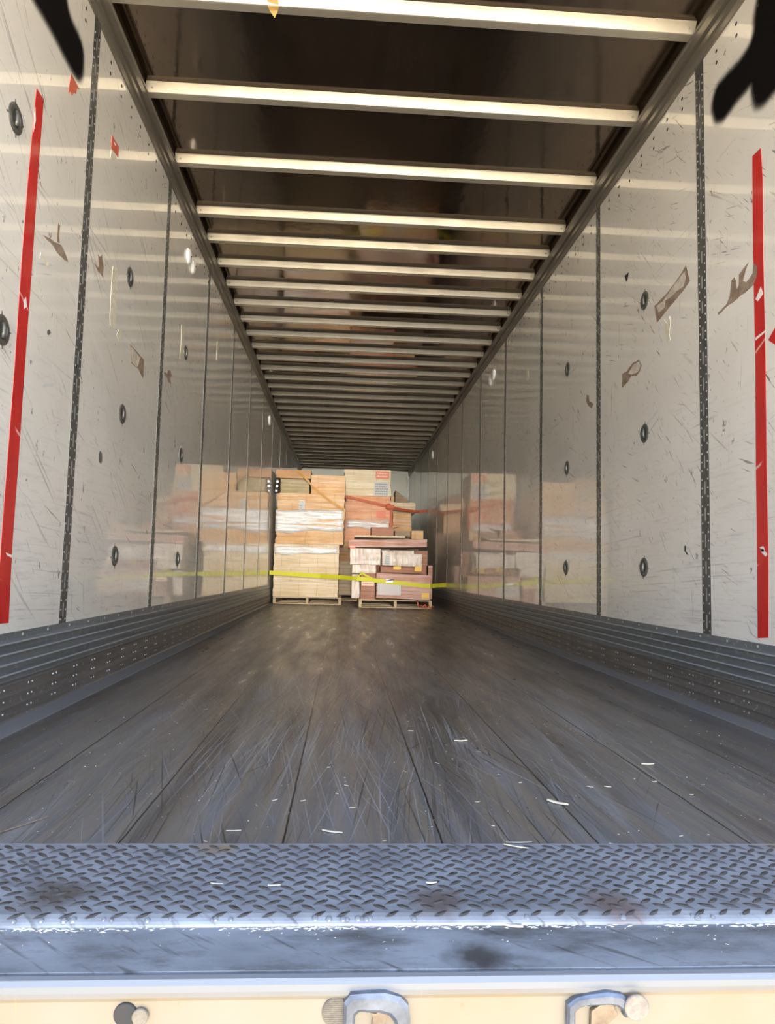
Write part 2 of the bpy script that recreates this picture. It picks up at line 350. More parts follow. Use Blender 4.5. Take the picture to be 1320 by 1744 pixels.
# side walls with their slotted posts
def wall(side, s, mat, ystart):
    wmb = MB(); a, b = sorted((s*XW, s*(XW+.05))); wmb.box((a,Y0,-.06), (b,Y1,ZC+.06))
    wl = struct(wmb.build('wall_'+side, mat, origin=(0,0,0)))
    k = -1; n = Vector((-s,0,0))
    while True:
        yc = ystart+1.234*k; k += 1
        if yc < Y0+.1: continue
        if yc > Y1-.1: break
        p = MB(); a, b = sorted((s*XW, s*(XW-.0012))); p.box((a,yc-.034,ZB-.02), (b,yc+.034,ZT+.02))
        near = yc < 9.5
        zc = ZB+.05
        while zc < ZT-.02:
            x0, x1 = sorted((s*(XW-.0042), s*(XW-.0055)))
            p.add([Vector((s*(XW-.0014),yc+dy,zc+dz)) for dy, dz in ((-.005,-.024),(0,-.028),(.005,-.024),(.005,.024),(0,.028),(-.005,.024))], [tuple(range(6))], 1)
            if near:
                for j in range(3):
                    for e in (-1, 1):
                        p.dome(Vector((s*(XW-.0012), yc+e*.023, zc-.036+j*.036)), n, .0052, .0022, 2, 5)
            zc += .109
        p.build('slotted_post', [M_POST, M_SLOT, M_RIVET], wl)
    # dark rivet pairs under the top rail
    rv = MB(); y = 1.2
    while y < 11:
        for j in range(2):
            rv.dome(Vector((s*XW, y, ZT-.055-j*.05)), n, .0085, .002, 0, 8)
        y += .15
    tag(rv.build('rivet_row', M_HOLE, wl), kind='stuff')
    return wl
YL, YR = 2.824, 2.841
wall_l = wall('left', -1, M_WL, YL); wall_r = wall('right', 1, M_WR, YR)
q = MB(); q.box((-XW-.05,Y1,-.06), (XW+.05,Y1+.05,ZC+.06)); nose = struct(q.build('wall_front', M_NOSE, origin=(0,0,0)))
for s in (-1, 1):
    q = MB(); a, b = sorted((s*XW, s*(XW-.05))); q.box((a,Y1-.05,0), (b,Y1,ZT)); q.build('corner_post', M_POST, nose)
# ceiling skin and bows
q = MB(); q.box((-XW+.003,Y0,ZC), (XW-.003,Y1,ZC+.02)); ceil = struct(q.build('ceiling', M_CEIL, origin=(0,0,0)))
bows = [2.23, 2.85, 3.455, 4.07, 4.665]+[5.05+.4115*i for i in range(28)]
for yb in bows:
    if yb > Y1-.05: break
    q = MB(); xs = 1.243
    prof = [(-.048,ZC-.001), (-.044,ZC-.006), (-.024,ZBOW+.002), (-.019,ZBOW), (.020,ZBOW), (.024,ZBOW+.004), (.024,ZC-.001)]
    q.prism([Vector((-xs,yb+a,b)) for a, b in prof], (2*xs,0,0))
    for s in (-1, 1):
        q.dome(Vector((s*1.215, yb-.034, ZBOW+.02)), (0,-.8,-.6), .006, .004, 1)
    q.build('roof_bow', [M_BOW, M_RIVET], ceil)
# top rails
for i, s in ((1, -1), (2, 1)):
    pr = [(0,ZT-.012),(.008,ZT-.012),(.012,ZT+.014),(.022,ZT+.018),(.022,ZT+.040),(.010,ZT+.044),(.010,ZT+.062),(.026,ZT+.066),(.030,ZT+.100),(.036,ZT+.108),(.036,ZBOW),(0,ZBOW)]
    q = MB(); q.prism([Vector((s*(XW-a),Y0,z)) for a, z in pr], (0,Y1-Y0,0))
    q.box(*[tuple(v) for v in (sorted((s*XW, s*(XW-.012)))[0:1]+[Y0,ZBOW], sorted((s*XW, s*(XW-.012)))[1:2]+[Y1,ZC])])
    struct(q.build('trim_%d' % i, M_RAIL, origin=(0,0,0)))
# scuff bands (corrugated kick rails)
def scuff(side, s):
    n = Vector((-s,0,0)); top = [(.004,ZB),(.004,ZB-.022)]
    z = ZB-.024; prof = [(0,ZB)]+top
    for k in range(4):                 # wide ribs of the upper half
        prof += [(.017,z-.005),(.017,z-.009),(.005,z-.013),(.004,z-.030)]; z -= .033
    zt2 = z
    prof2 = []
    zz = zt2
    for k in range(3):
        prof2 += [(.021,zz-.003),(.021,zz-.007),(.011,zz-.011),(.011,zz-.034)]; zz -= .037
    prof2 += [(.020,zz-.002),(.024,.004),(0,.004)]
    up_ = prof+[(.006,zt2),(0,zt2)]
    q = MB(); q.prism([Vector((s*(XW-a),Y0+.05,b)) for a, b in up_], (0,Y1-Y0-.05,0), 0)
    b = struct(q.build('baseboard_'+side, [M_SCUFF], origin=(0,0,0)))
    for k in range(4):                # ridge tops in a paler metal than the band
        zr = ZB-.024-.033*k; x0, x1 = sorted((s*(XW-.0168), s*(XW-.0180)))
        q = MB(); q.box((x0,Y0+.05,zr-.0100), (x1,Y1,zr-.0045)); q.build('pale_ridge', M_RIDGE, b)
    lo = [(0,zt2-.0005)]+prof2
    q = MB(); q.prism([Vector((s*(XW-a),Y0+.05,c)) for a, c in lo], (0,Y1-Y0-.05,0), 0); q.build('lower_kick_plate', M_SCUFF2, b)
    q = MB(); y = 1.25
    while y < 11:
        q.dome(Vector((s*(XW-.004), y, ZB-.012)), n, .006, .004, 0, 6); y += .205
    tag(q.build('flange_rivets', M_RIVET, b), kind='stuff')
    q = MB(); y = 1.3
    while y < 9:
        for k in range(3):
            for e in (0, .03): q.dome(Vector((s*(XW-.012), y+e, zt2-.022-k*.037)), n, .0045, .0035, 0, 5)
        y += .205
    tag(q.build('kick_plate_rivets', M_RIVET, b), kind='stuff')
scuff('left', -1); scuff('right', 1)

# ------------------------------------------------------------------ rear sill
YS = .945
sill = empty('rear_sill', (0, YS, -.3), 'cream painted rear sill with a worn blue-grey steel top, across the bottom of the photo', 'sill')
q = MB(); q.box((-XW-.04,.962,-.022), (XW+.04,1.35,-.008)); q.build('sill_top', M_SILL, sill)
q = MB()
pf = [(.962,-.011),(.955,-.0085),(.948,-.010),(.944,-.016),(.944,-.024),(.962,-.024)]
q.prism([Vector((-XW-.04,a,b)) for a, b in pf], (2*XW+.08,0,0)); q.build('bare_edge', M_EDGE, sill)
q = MB(); q.prism([Vector((-XW-.04,a,b)) for a, b in [(YS-.001,-.024),(YS-.004,-.028),(YS,-.034),(YS,-.30),(YS+.05,-.30),(YS+.05,-.024)]], (2*XW+.08,0,0)); q.build('front_face', M_CREAM, sill)
def disc(u, v, rpx, mat, name, lab, off=.0, grooves=False):
    c = ony(u, v, YS-off); r = rpx*.00079; q = MB(); X = Vector((1,0,0)); Z = Vector((0,0,1)); Yn = Vector((0,-1,0))
    q.rings(c, X, Z, Yn, [(r,0),(r,.002),(r*.93,.0032)], 32)
    if grooves:
        z = -r*.85
        while z < r*.85:
            hw = math.sqrt(max(0, (r*.92)**2-z*z)); q.box((c.x-hw,c.y-.0036,c.z+z), (c.x+hw,c.y-.0031,c.z+z+r*.05), 0); z += r*.13
    o = q.build(name, mat, sill); o['label'] = lab; return o
disc(214, 1727, 18, newmat('black_rubber', (.02,.022,.027), .6), 'round_plug', 'black round plug')
disc(239, 1731, 12.5, residue('tan_disc', (.21,.19,.155), (.16,.145,.12)), 'round_plug', 'small tan round plug', .0035)
disc(573, 1723, 23, residue('grey_brown_disc', (.17,.15,.125), (.12,.108,.09)), 'round_plug', 'ribbed grey-brown round plug', 0, True)
disc(1084, 1715, 20, residue('pale_grey_disc', (.27,.24,.21), (.20,.18,.16)), 'round_plug', 'pale speckled round plug', .012)
def bracket(outer, inner, nub, lab):
    P = lambda l, y: [ony(u, v, y) for u, v in l]
    q = MB(); o = P(outer, YS); i = P(inner, YS)    # arch from outer and inner outlines, same count
    n = len(o); d = Vector((0,-.012,0)); bv = Vector((0,-.009,0))
    vs = []; cen = sum(o, Vector())/n
    for a, b in zip(o, i): vs += [a, a+bv, a.lerp(b,.25)+d, b.lerp(a,.2)+d, b+bv, b]
    fs = []
    for k in range(n-1):
        for j in range(6): fs.append((6*k+j, 6*k+(j+1) % 6, 6*(k+1)+(j+1) % 6, 6*(k+1)+j))
    fs += [tuple(range(6)), tuple(6*(n-1)+j for j in range(6))]
    q.add(vs, fs); b_ = q.build('latch_keeper', M_KEEP, sill, smooth=False); b_['label'] = lab
    q = MB(); q.prism(P(nub, YS), (0,-.008,0)); q.build('keeper_hook', M_HOOK, b_, bevel=.0015)
M_KEEP = metal_mat('keeper_steel', (.20,.24,.32), (.10,.115,.15), .35, .6, (25,25,25), .001, (.4,.45,.55))
M_HOOK = metal_mat('keeper_hook_rusty', (.16,.12,.09), (.30,.24,.17), .55, .3, (30,30,30), .001)
bracket([(586,1790),(585,1735),(586,1700),(597,1687),(625,1685),(655,1684),(682,1691),(695,1706),(698,1730),(698,1790)],
        [(603,1790),(603,1742),(605,1722),(612,1716),(626,1717),(645,1717),(662,1722),(670,1732),(674,1745),(674,1790)],
        [(628,1800),(634,1728),(630,1718),(640,1720),(652,1706),(662,1722),(655,1738),(662,1800)], 'blue-grey steel latch keeper left of centre')
bracket([(963,1790),(962,1735),(963,1704),(978,1692),(1000,1687),(1030,1683),(1055,1686),(1068,1697),(1075,1715),(1076,1722)],
        [(975,1790),(976,1742),(976,1716),(986,1708),(1000,1706),(1030,1704),(1046,1706),(1054,1712),(1058,1718),(1058,1724)],
        [(1000,1800),(1004,1716),(1018,1706),(1040,1704),(1050,1722),(1032,1738),(1036,1800)], 'blue-grey steel latch keeper right of centre')
# tread plate threshold
PY0, PY1 = 1.085, 1.356
plate = empty('tread_plate', (0, PY0, -.008), 'blue-grey diamond tread steel threshold plate between the wooden floor and the rear sill', 'threshold plate')
q = MB(); q.prism([Vector((-XW+.001,a,b)) for a, b in [(PY0-.012,-.008),(PY0-.0108,-.0045),(PY0-.008,-.0015),(PY0-.003,.0012),(PY0+.005,.0035),(PY1,.0035),(PY1,-.008)]], (2*XW-.002,0,0)); q.build('plate', M_PLATE, plate)
q = MB(); ps = .0178; j = 0; y = PY0+.004
while y < PY1-.004:
    k = 0; x = -XW+.012
    while x < XW-.008:
        if (j+k) % 2 == 0:
            ang = (.62 if k % 2 == 0 else -.62)+random.uniform(-.03,.03); dx, dy = math.cos(ang), math.sin(ang); L, Wd, H = .0150, .0042, .0022
            zb = .0034 if y > PY0+.004 else .002
            pts = []
            for t, ww in ((-1,0),(-.55,.8),(0,1),(.55,.8),(1,0),(.55,-.8),(0,-1),(-.55,-.8)):
                pts.append(Vector((x+dx*L*t-dy*Wd*ww, y+dy*L*t+dx*Wd*ww, zb)))
            topv = [Vector((x+(p.x-x)*.6, y+(p.y-y)*.6, zb+H)) for p in pts]
            q.add(pts+topv, [(i, (i+1) % 8, 8+(i+1) % 8, 8+i) for i in range(8)]+[tuple(range(8,16))])
        x += ps; k += 1
    y += ps*.93; j += 1
tag(q.build('lozenge_tread', M_LOZ, plate), kind='stuff')
q = MB()
for i in range(70):
    x = random.uniform(-XW+.05, XW-.05); q.dome(Vector((x, PY0-.006+random.uniform(-.002,.003), .000)), (0,-.5,.85), random.uniform(.003,.006), .0025, 0, 7)
tag(q.build('polished_front_bumps', M_EDGE, plate), kind='stuff')

# ------------------------------------------------------------------ marks, tapes and fittings on the walls
def on_wall(side, pts, lift=0.): 
    s = -1 if side == 'L' else 1
    return [onx(u, v, s*(XW-lift)) for u, v in pts], Vector((-s,0,0))
def patch(side, pts, name, mat, label, cat, t=.0012, group=None, rag=0., lift=0., parent=None):
    P, n = on_wall(side, pts, lift)
    if rag:
        out = []
        for a, b in zip(P, P[1:]+P[:1]):
            k = max(1, int((b-a).length/.02))
            for i in range(k):
                p = a.lerp(b, i/k); out.append(p+Vector((0, random.uniform(-rag,rag), random.uniform(-rag,rag))))
        P = out
    q = MB(); q.prism(P, n*t); o = q.build(name, mat, parent)
    if label: tag(o, label, cat, group)
    return o
tl = patch('L', [(62,150),(74,170),(64,300),(55,440),(42,620),(30,800),(21,920),(14,1061),(-6,1063),(2,920),(12,790),(25,620),(37,440),(48,300)], 'red_tape', M_RED, 'long vertical strip of red tape on the left wall, beside the first slotted post', 'tape')
tr_ = patch('R', [(1282,266),(1296,252),(1299,300),(1300,420),(1302,520),(1304,620),(1306,800),(1309,950),(1309,1086),(1291,1087),(1290,950),(1288,800),(1287,620),(1285,520),(1283,420),(1282,300)], 'red_tape', M_RED, 'long vertical strip of red tape on the right wall near the photo edge', 'tape')
for pts in ([(1287,510),(1296,488),(1300,500),(1291,513)], [(1287,575),(1304,562),(1304,565),(1287,580)], [(1294,932),(1300,930),(1303,938),(1298,940)], [(1295,934),(1301,936),(1307,944),(1304,948),(1298,942)]):
    patch('R', pts, 'scuff_mark', M_WHITE, None, None, .0006, lift=.0013, parent=tr_)
for pts in ([(40,512),(44,506),(46,522),(41,526)], [(58,196),(60,182),(61,205),(57,225)], [(10,941),(22,946),(20,950),(12,946)]):
    patch('L', pts, 'scuff_mark', M_WHITE, None, None, .0006, lift=.0013, parent=tl)
patch('R', [(1309,579),(1322,555),(1345,575),(1328,592)], 'red_tape', M_RED, 'short slanted piece of red tape cut by the right edge of the photo', 'tape')
patch('L', [(121,126),(135,152),(131,150),(129,160),(126,157),(122,163),(120,156),(116,158)], 'red_sticker', M_REDST, 'torn triangular red sticker high on the left wall below the black paint', 'sticker', rag=.001)
st = patch('L', [(190,229),(202,250),(201,268),(189,252)], 'red_sticker', M_REDST, 'small red diamond sticker on the second panel of the left wall', 'sticker')
patch('L', [(194.5,241),(197.5,246),(197,249),(194.5,245)], 'sticker_print', M_WHITE, None, None, .0004, lift=.0013, parent=st)
patch('L', [(189,256),(198,266),(195,273),(188,268)], 'tape_scrap', M_TAPEB, 'tiny beige tape scrap directly under the red diamond sticker', 'tape')
patch('L', [(72,400),(86,407),(92,412),(104,418),(112,434),(116,446),(110,443),(97,430),(90,418)], 'torn_patch', M_RES, 'long pointed brown torn patch left of the first slotted post of the left wall', 'torn patch', rag=.002)
patch('L', [(98,380),(102,384),(100,402),(101,414),(97,412)], 'torn_patch', M_RES, 'small dark gouge above the pointed brown patch on the left wall', 'torn patch', rag=.002)
patch('L', [(69,430),(82,446),(84,456),(80,455),(68,440)], 'tape_scrap', M_TAPEB, 'short beige tape scrap between the left red tape and the first slotted post', 'tape')
patch('L', [(159,447),(168,456),(167,438),(166,433),(170,437),(173,434),(176,455),(175,472),(167,462)], 'torn_patch', M_RES, 'forked brown torn patch just right of the first post of the left wall', 'torn patch', rag=.002)
patch('L', [(192,454),(200,458),(199,500),(198,540),(195,560),(187,553),(188,510),(190,480)], 'tape_residue', M_TAPEB, 'long pale cream tape residue on the second panel of the left wall', 'tape', rag=.002)
patch('L', [(202,561),(208,565),(203,582),(198,571)], 'tape_scrap', M_TAPEB, 'short beige tape scrap under the long cream tape residue', 'tape', rag=.001)
pl_ = patch('L', [(221,586),(234,600),(245,613),(244,640),(243,644),(235,628),(223,618)], 'peeled_label', M_RES, 'peeled paper label with brown torn edges on the second panel of the left wall', 'label', rag=.001)
patch('L', [(223,590),(233,602),(238,609),(236,622),(233,626),(225,617)], 'paper_layer', M_RES2, None, None, .0006, lift=.0013, parent=pl_)
patch('L', [(279,634),(285,637),(285,630),(290,632),(293,640),(290,645),(291,654),(286,650),(284,643)], 'torn_patch', M_RES, 'ragged brown torn spot on the third panel of the left wall', 'torn patch', rag=.004)
patch('L', [(309,553),(314,558),(312,590),(309,612),(306,612),(308,585)], 'tape_residue', M_TAPEB, 'pale tape residue beside a lashing ring on the third panel of the left wall', 'tape', rag=.002)
patch('L', [(370,581),(373,582),(371,615),(368,614)], 'tape_residue', M_TAPEB, 'narrow pale tape residue on the fourth panel of the left wall', 'tape', rag=.002)
a_ = patch('R', [(1115,521),(1128,508),(1142,492),(1158,470),(1169,452),(1171,462),(1175,478),(1168,490),(1150,512),(1132,533),(1119,550)], 'peeled_label', M_RES, 'large slanted peeled label with brown edges between the first two posts of the right wall', 'label', rag=.0015)
for pts in ([(1118,522),(1130,512),(1148,486),(1166,462),(1168,474),(1164,488),(1150,498),(1144,505),(1133,512),(1132,524),(1122,532)],):
    patch('R', pts, 'paper_layer', M_RES2, None, None, .0006, lift=.0013, parent=a_)
patch('R', [(1131,545),(1137,552),(1141,538),(1142,552),(1140,570),(1142,580),(1136,584),(1134,568)], 'tape_residue', M_TAPEB, 'cream scratch of tape residue under the large slanted peeled label', 'tape', rag=.001)
b_ = patch('R', [(1060,637),(1068,632),(1078,618),(1088,613),(1093,622),(1090,632),(1084,640),(1075,640),(1070,650),(1060,660)], 'peeled_label', M_RES, 'rounded peeled brown label below the slanted one on the right wall', 'label', rag=.001)
patch('R', [(1070,636),(1080,620),(1088,616),(1091,624),(1086,634),(1076,638)], 'paper_layer', M_RES2, None, None, .0006, lift=.0013, parent=b_)
patch('R', [(1223,533),(1238,518),(1243,505),(1246,478),(1251,472),(1254,480),(1255,494),(1259,486),(1259,468),(1268,456),(1276,446),(1270,462),(1266,478),(1272,480),(1282,466),(1283,448),(1290,452),(1289,478),(1275,494),(1262,503),(1248,515),(1236,524),(1224,537)], 'torn_patch', M_RES, 'large ragged brown torn patch touching the red tape of the right wall', 'torn patch', rag=.002)
patch('R', [(999,672),(1003,674),(1004,684),(1011,688),(1008,696),(1003,692),(999,684)], 'torn_patch', M_RES, 'small brown torn spots left of the second post of the right wall', 'torn patch', rag=.003)
patch('R', [(1064,470),(1071,464),(1069,476),(1067,480)], 'black_gouge', M_HOLE, 'small black triangular gouge above a lashing ring on the right wall', 'gouge')
patch('R', [(1166,929),(1168,930),(1168,938),(1173,945),(1170,944),(1166,938)], 'black_gouge', M_HOLE, 'small black hooked gouge low on the right wall beside the first post', 'gouge')
# sprayed black paint, with softly dissolving rims
def spray(side, pts, label):
    P, n = on_wall(side, pts)
    cen = sum(P, Vector())/len(P); dn = []
    for a, b in zip(P, P[1:]+P[:1]):
        k = max(1, int((b-a).length/.02)); dn += [a.lerp(b, i/k) for i in range(k)]
    # smooth outline
    for _ in range(2): dn = [(dn[i-1]+dn[i]*2+dn[(i+1) % len(dn)])/4 for i in range(len(dn))]
    dn = [p+Vector((0, .004*noise.noise(p*30), .004*noise.noise(p*30+Vector((5,5,5))))) for p in dn]
    q = MB(); q.prism(dn, n*.001); main = q.build('black_paint', M_BLACKP); tag(main, label, 'paint')
    # overspray rim: ring mesh whose paint cover fades outward
    area = sum(dn[i-1].y*dn[i].z-dn[i].y*dn[i-1].z for i in range(len(dn)))
    sg = 1 if area > 0 else -1; m = len(dn); vs = []; al = []
    for i in range(m):
        t = (dn[(i+2) % m]-dn[i-2]); o = Vector((0, t.z, -t.y)).normalized()*sg
        for d_, a in ((-.004,1.),(.008,.7),(.020,.25),(.034,0.)):
            vs.append(dn[i]+o*d_+n*.0012); al.append(a)
    me = bpy.data.meshes.new('overspray'); o0 = main.location
    me.from_pydata([v-o0 for v in vs], [], [(4*i+j, 4*i+j+1, 4*((i+1) % m)+j+1, 4*((i+1) % m)+j) for i in range(m) for j in range(3)])
    at = me.attributes.new('cover', 'FLOAT', 'POINT'); at.data.foreach_set('value', al)
    me.materials.append(M_OVER); o = bpy.data.objects.new('overspray', me); COL.objects.link(o); o.parent = main
M_OVER = newmat('black_overspray', (.008,.007,.007), .8)
_g = G(M_OVER); at_ = _g.N.new('ShaderNodeAttribute'); at_.attribute_name = 'cover'; _g.link(at_.outputs['Fac'], _g.b.inputs['Alpha'])
spray('L', [(40,-40),(60,0),(73,23),(85,44),(97,65),(106,85),(115,103),(124,118),(131,131),(137,134),(140,121),(141,94),(138,73),(130,58),(120,36),(114,20),(111,0),(108,-40)], 'black sprayed paint streak running off the top edge of the left wall')
spray('R', [(1297,-20),(1292,0),(1288,22),(1286,64),(1280,78),(1263,104),(1245,124),(1231,139),(1220,151),(1215,167),(1216,194),(1220,207),(1227,206),(1239,191),(1251,174),(1256,163),(1263,162),(1274,146),(1281,134),(1284,153),(1285,174),(1293,180),(1302,176),(1311,161),(1320,151),(1345,120),(1350,-20)], 'black sprayed paint blotch with drips in the top right corner on the right wall')
# dark smears and specks that have their own shape
for (sd_, u, v, a, b, lab) in [('L',171,779,3,11,'dark vertical smear on the second panel of the left wall'), ('L',83,566,3,5,'small round grey spot on the first panel of the left wall')]:
    patch(sd_, [(u+a*math.cos(t*.6283), v+b*math.sin(t*.6283)) for t in range(10)], 'dark_smear', newmat('grey_smear', (.12,.12,.12), .7), lab, 'smear', .0008, rag=.002)
# lashing rings: recessed steel cups with a centre pin
def ring(side, u, v, label, r=.047):
    s = -1 if side == 'L' else 1; c = onx(u, v, s*XW); n = Vector((-s,0,0)); A = Vector((0,1,0)); B = Vector((0,0,1))
    o = empty('lashing_ring', c, label, 'lashing ring', 'lashing rings on the walls')
    q = MB(); q.rings(c, A, B, n, [(r,0),(r,.003),(r*.86,.006),(r*.62,.005),(r*.55,.0015)], 28, close=False)
    for k in range(4):
        t = math.pi/4*(2*k)+.15; d = A*math.cos(t)+B*math.sin(t); q.prism([c+d*r*.95-d.cross(n)*.003, c+d*r*1.25-d.cross(n)*.002, c+d*r*1.25+d.cross(n)*.002, c+d*r*.95+d.cross(n)*.003], n*.0015)
    q.build('rim', M_RING, o, smooth=False)
    q = MB(); q.rings(c, A, B, n, [(r*.60,.0006),(r*.56,.0014)], 24); q.build('cup', M_CUP, o)
    q = MB(); q.tube([c+B*(-r*.52)+n*.003, c+B*(-r*.2)+n*.0065, c+B*(r*.2)+n*.0065, c+B*(r*.52)+n*.003], r*.16, 8); q.build('pin', M_RING, o, smooth=True)
    for k in range(0):
        t = math.pi/4*(2*k)+.15; d = A*math.cos(t)+B*math.sin(t); q.prism([c+d*r*.95-d.cross(n)*.003, c+d*r*1.25-d.cross(n)*.002, c+d*r*1.25+d.cross(n)*.002, c+d*r*.95+d.cross(n)*.003], n*.0015)
M_CUP = newmat('ring_cup_dark', (.05,.05,.045), .6)
M_RING = metal_mat('ring_steel', (.11,.115,.11), (.20,.20,.19), .4, .6, (40,40,40))
for args in [('L',26,202,'lashing ring highest on the left wall, left of the red tape'), ('L',3,562,'lashing ring cut by the left edge of the photo, at middle height'),
    ('L',221,472,'upper lashing ring of the second panel of the left wall'), ('L',208,705,'middle lashing ring of the second panel of the left wall'), ('L',195,947,'lower lashing ring of the second panel of the left wall'),
    ('L',316,601,'upper lashing ring of the third panel of the left wall'), ('L',308,775,'middle lashing ring of the third panel of the left wall'), ('L',302,952,'lower lashing ring of the third panel of the left wall'),
    ('R',1098,512,'upper lashing ring between the first two posts of the right wall'), ('R',1098,738,'middle lashing ring between the first two posts of the right wall'), ('R',1097,966,'lower lashing ring between the first two posts of the right wall'),
    ('R',967,629,'upper lashing ring between the second and third posts of the right wall'), ('R',966,797,'middle lashing ring between the second and third posts of the right wall'), ('R',964,967,'lower lashing ring between the second and third posts of the right wall')]:
    ring(*args)
def vent(side, u, v, label, r):
    s = -1 if side == 'L' else 1; c = onx(u, v, s*XW); n = Vector((-s,0,0)); q = MB()
    q.rings(c, Vector((0,1,0)), Vector((0,0,1)), n, [(r,0),(r,.004),(r*.8,.016),(r*.25,.022)], 24)
    q.dome(c+n*.022, n, r*.12, .003, 1)
    tag(q.build('round_cap', [M_WHITEDISC, M_BLKPL], smooth=False), label, 'cap', 'white round caps high on the walls')
vent('L',320.5,437,'front white round cap of the pair high on the left wall',.052); vent('L',327.5,454,'rear white round cap of the pair high on the left wall',.050)
vent('R',841,638,'white round cap nearer the opening, of the pair high on the right wall',.06); vent('R',836,648,'white round cap farther inside, of the pair high on the right wall',.06)
vent('L',459,716,'single far white round cap deep on the left wall',.07); vent('R',737,775,'single far white round cap deep on the right wall',.07)
patch('R', [(897,630),(900,628),(901,640),(899,649),(896,646)], 'tape_residue', M_TAPEB, 'small pale tape residue past the third post of the right wall', 'tape')
q = MB(); xs_ = onz(455,14,ZBOW).x; ye = 2.85
q.add([Vector((xs_,ye-.040,ZBOW+.028)), Vector((xs_+.045,ye-.040,ZBOW+.028)), Vector((xs_+.052,ye-.022,ZBOW-.001)), Vector((xs_+.045,ye-.004,ZBOW-.004)), Vector((xs_+.03,ye+.016,ZBOW-.022)), Vector((xs_+.01,ye-.002,ZBOW-.006)), Vector((xs_+.004,ye-.021,ZBOW-.001))],
      [(0,1,2,6),(6,2,3,5),(5,3,4)])
tape = q.build('tape_scrap', newmat('amber_tape', (.60,.36,.12), .5)); tag(tape, 'scrap of amber tape stuck on the roof bow nearest the top of the photo', 'tape')
md = tape.modifiers.new('t', 'SOLIDIFY'); md.thickness = .0015; md.offset = 1

# ------------------------------------------------------------------ cargo
def wrapped(name, u0, v0, u1, v1, Y, D, mat, label, cat, z0=None, z1=None, rough=.012, bulge=.015, parent=None, tilt=0., group=None, res=.045):
    um, vm = (u0+u1)/2, (v0+v1)/2
    x0, x1 = ony(u0, vm, Y).x, ony(u1, vm, Y).x
    zb = ony(um, v1, Y).z if z0 is None else z0; zt = ony(um, v0, Y).z if z1 is None else z1
    sx, sy, sz = x1-x0, D, zt-zb
    nx, ny, nz = max(2, int(sx/res)), max(2, int(sy/.1)), max(2, int(sz/(res*.6)))
    bm = bmesh.new()
    grid = {}
    def vert(i, j, k):
        if (i,j,k) in grid: return grid[(i,j,k)]
        a, b, c = i/nx, j/ny, k/nz
        p = Vector((x0+a*sx, Y+b*sy, zb+c*sz))
        nrm = Vector(((a == 1)-(a == 0), (b == 1)-(b == 0), 0.5*((c == 1)-(c == 0))))
        if rough:
            w_ = noise.noise(Vector((p.x*2.2+zb*7, p.y*2.2, p.z*16)))*rough + noise.noise(Vector((p.x*7, p.y*5, p.z*9+x0)))*rough*.6
            e = math.sin(math.pi*c)
            p += nrm*(w_*min(1, e*3+.15)+bulge*e*(math.sin(math.pi*a) if b in (0, 1) else 1)*.5)
        p.z += tilt*(a-.5)*sz
        grid[(i,j,k)] = bm.verts.new(p); return grid[(i,j,k)]
    for k in range(nz):
        for i in range(nx):
            bm.faces.new((vert(i,0,k),vert(i+1,0,k),vert(i+1,0,k+1),vert(i,0,k+1))); bm.faces.new((vert(i,ny,k),vert(i,ny,k+1),vert(i+1,ny,k+1),vert(i+1,ny,k)))
        for j in range(ny):
            bm.faces.new((vert(0,j,k),vert(0,j,k+1),vert(0,j+1,k+1),vert(0,j+1,k))); bm.faces.new((vert(nx,j,k),vert(nx,j+1,k),vert(nx,j+1,k+1),vert(nx,j,k+1)))
    for i in range(nx):
        for j in range(ny):
            bm.faces.new((vert(i,j,0),vert(i,j+1,0),vert(i+1,j+1,0),vert(i+1,j,0))); bm.faces.new((vert(i,j,nz),vert(i+1,j,nz),vert(i+1,j+1,nz),vert(i,j+1,nz)))
    o0 = Vector(((x0+x1)/2, Y+D/2, zb))
    bmesh.ops.recalc_face_normals(bm, faces=bm.faces); bmesh.ops.translate(bm, verts=bm.verts, vec=-o0)
    me = bpy.data.meshes.new(name); bm.to_mesh(me); bm.free(); me.materials.append(mat)
    o = bpy.data.objects.new(name, me); COL.objects.link(o); o.location = o0
    o['_x'] = (x0, x1, zb, zt)
    return tag(o, label, cat, group)
def sticker(par, u0, v0, u1, v1, Y, mat, name='shipping_label', lab=None, ink=None, rows=0):
    a = ony(u0, v1, Y); b = ony(u1, v0, Y); q = MB(); q.box((a.x,Y-.002,a.z), (b.x,Y,b.z))
    if rows:
        h = (b.z-a.z)/(rows*2+1)
        for r in range(rows):
            x = a.x+.08*(b.x-a.x)
            while x < b.x-.12*(b.x-a.x):
                wd = random.uniform(.04,.14)*(b.x-a.x); q.box((x,Y-.003,a.z+h*(2*r+1)), (min(x+wd,b.x-.005),Y-.0021,a.z+h*(2*r+2)), 1); x += wd+.035*(b.x-a.x)
    o = q.build(name, [mat, ink or M_INK], par)
    if lab: o['label'] = lab
    return o
def pallet(x0, x1, Y, D, H, label):
    o = empty('pallet', ((x0+x1)/2, Y+D/2, 0), label, 'pallet', None)
    sw = .038
    for k in range(3):
        xc = x0+sw/2+(x1-x0-sw)*k/2; q = MB(); q.box((xc-sw/2,Y,.016), (xc+sw/2,Y+D,H-.016)); q.build('stringer', M_WOOD, o)
    n = 7
    for k in range(n):
        yc = Y+.05+(D-.1)*k/(n-1); q = MB(); q.box((x0,yc-.05,H-.016), (x1,yc+.05,H)); q.build('deck_board', M_WOOD, o)
    for k in range(3):
        yc = Y+.05+(D-.1)*k/2; q = MB(); q.box((x0,yc-.05,0), (x1,yc+.05,.016)); q.build('bottom_board', M_WOOD, o)
    return o
YA = 10.6; xa0, xa1 = ony(465,1020,YA).x, ony(581,1020,YA).x; xa0 = max(xa0, -XW+.045)
HP = .105
pallet(xa0, xa1, YA, 1.15, HP, 'wooden pallet under the tall left stack of wrapped cartons')
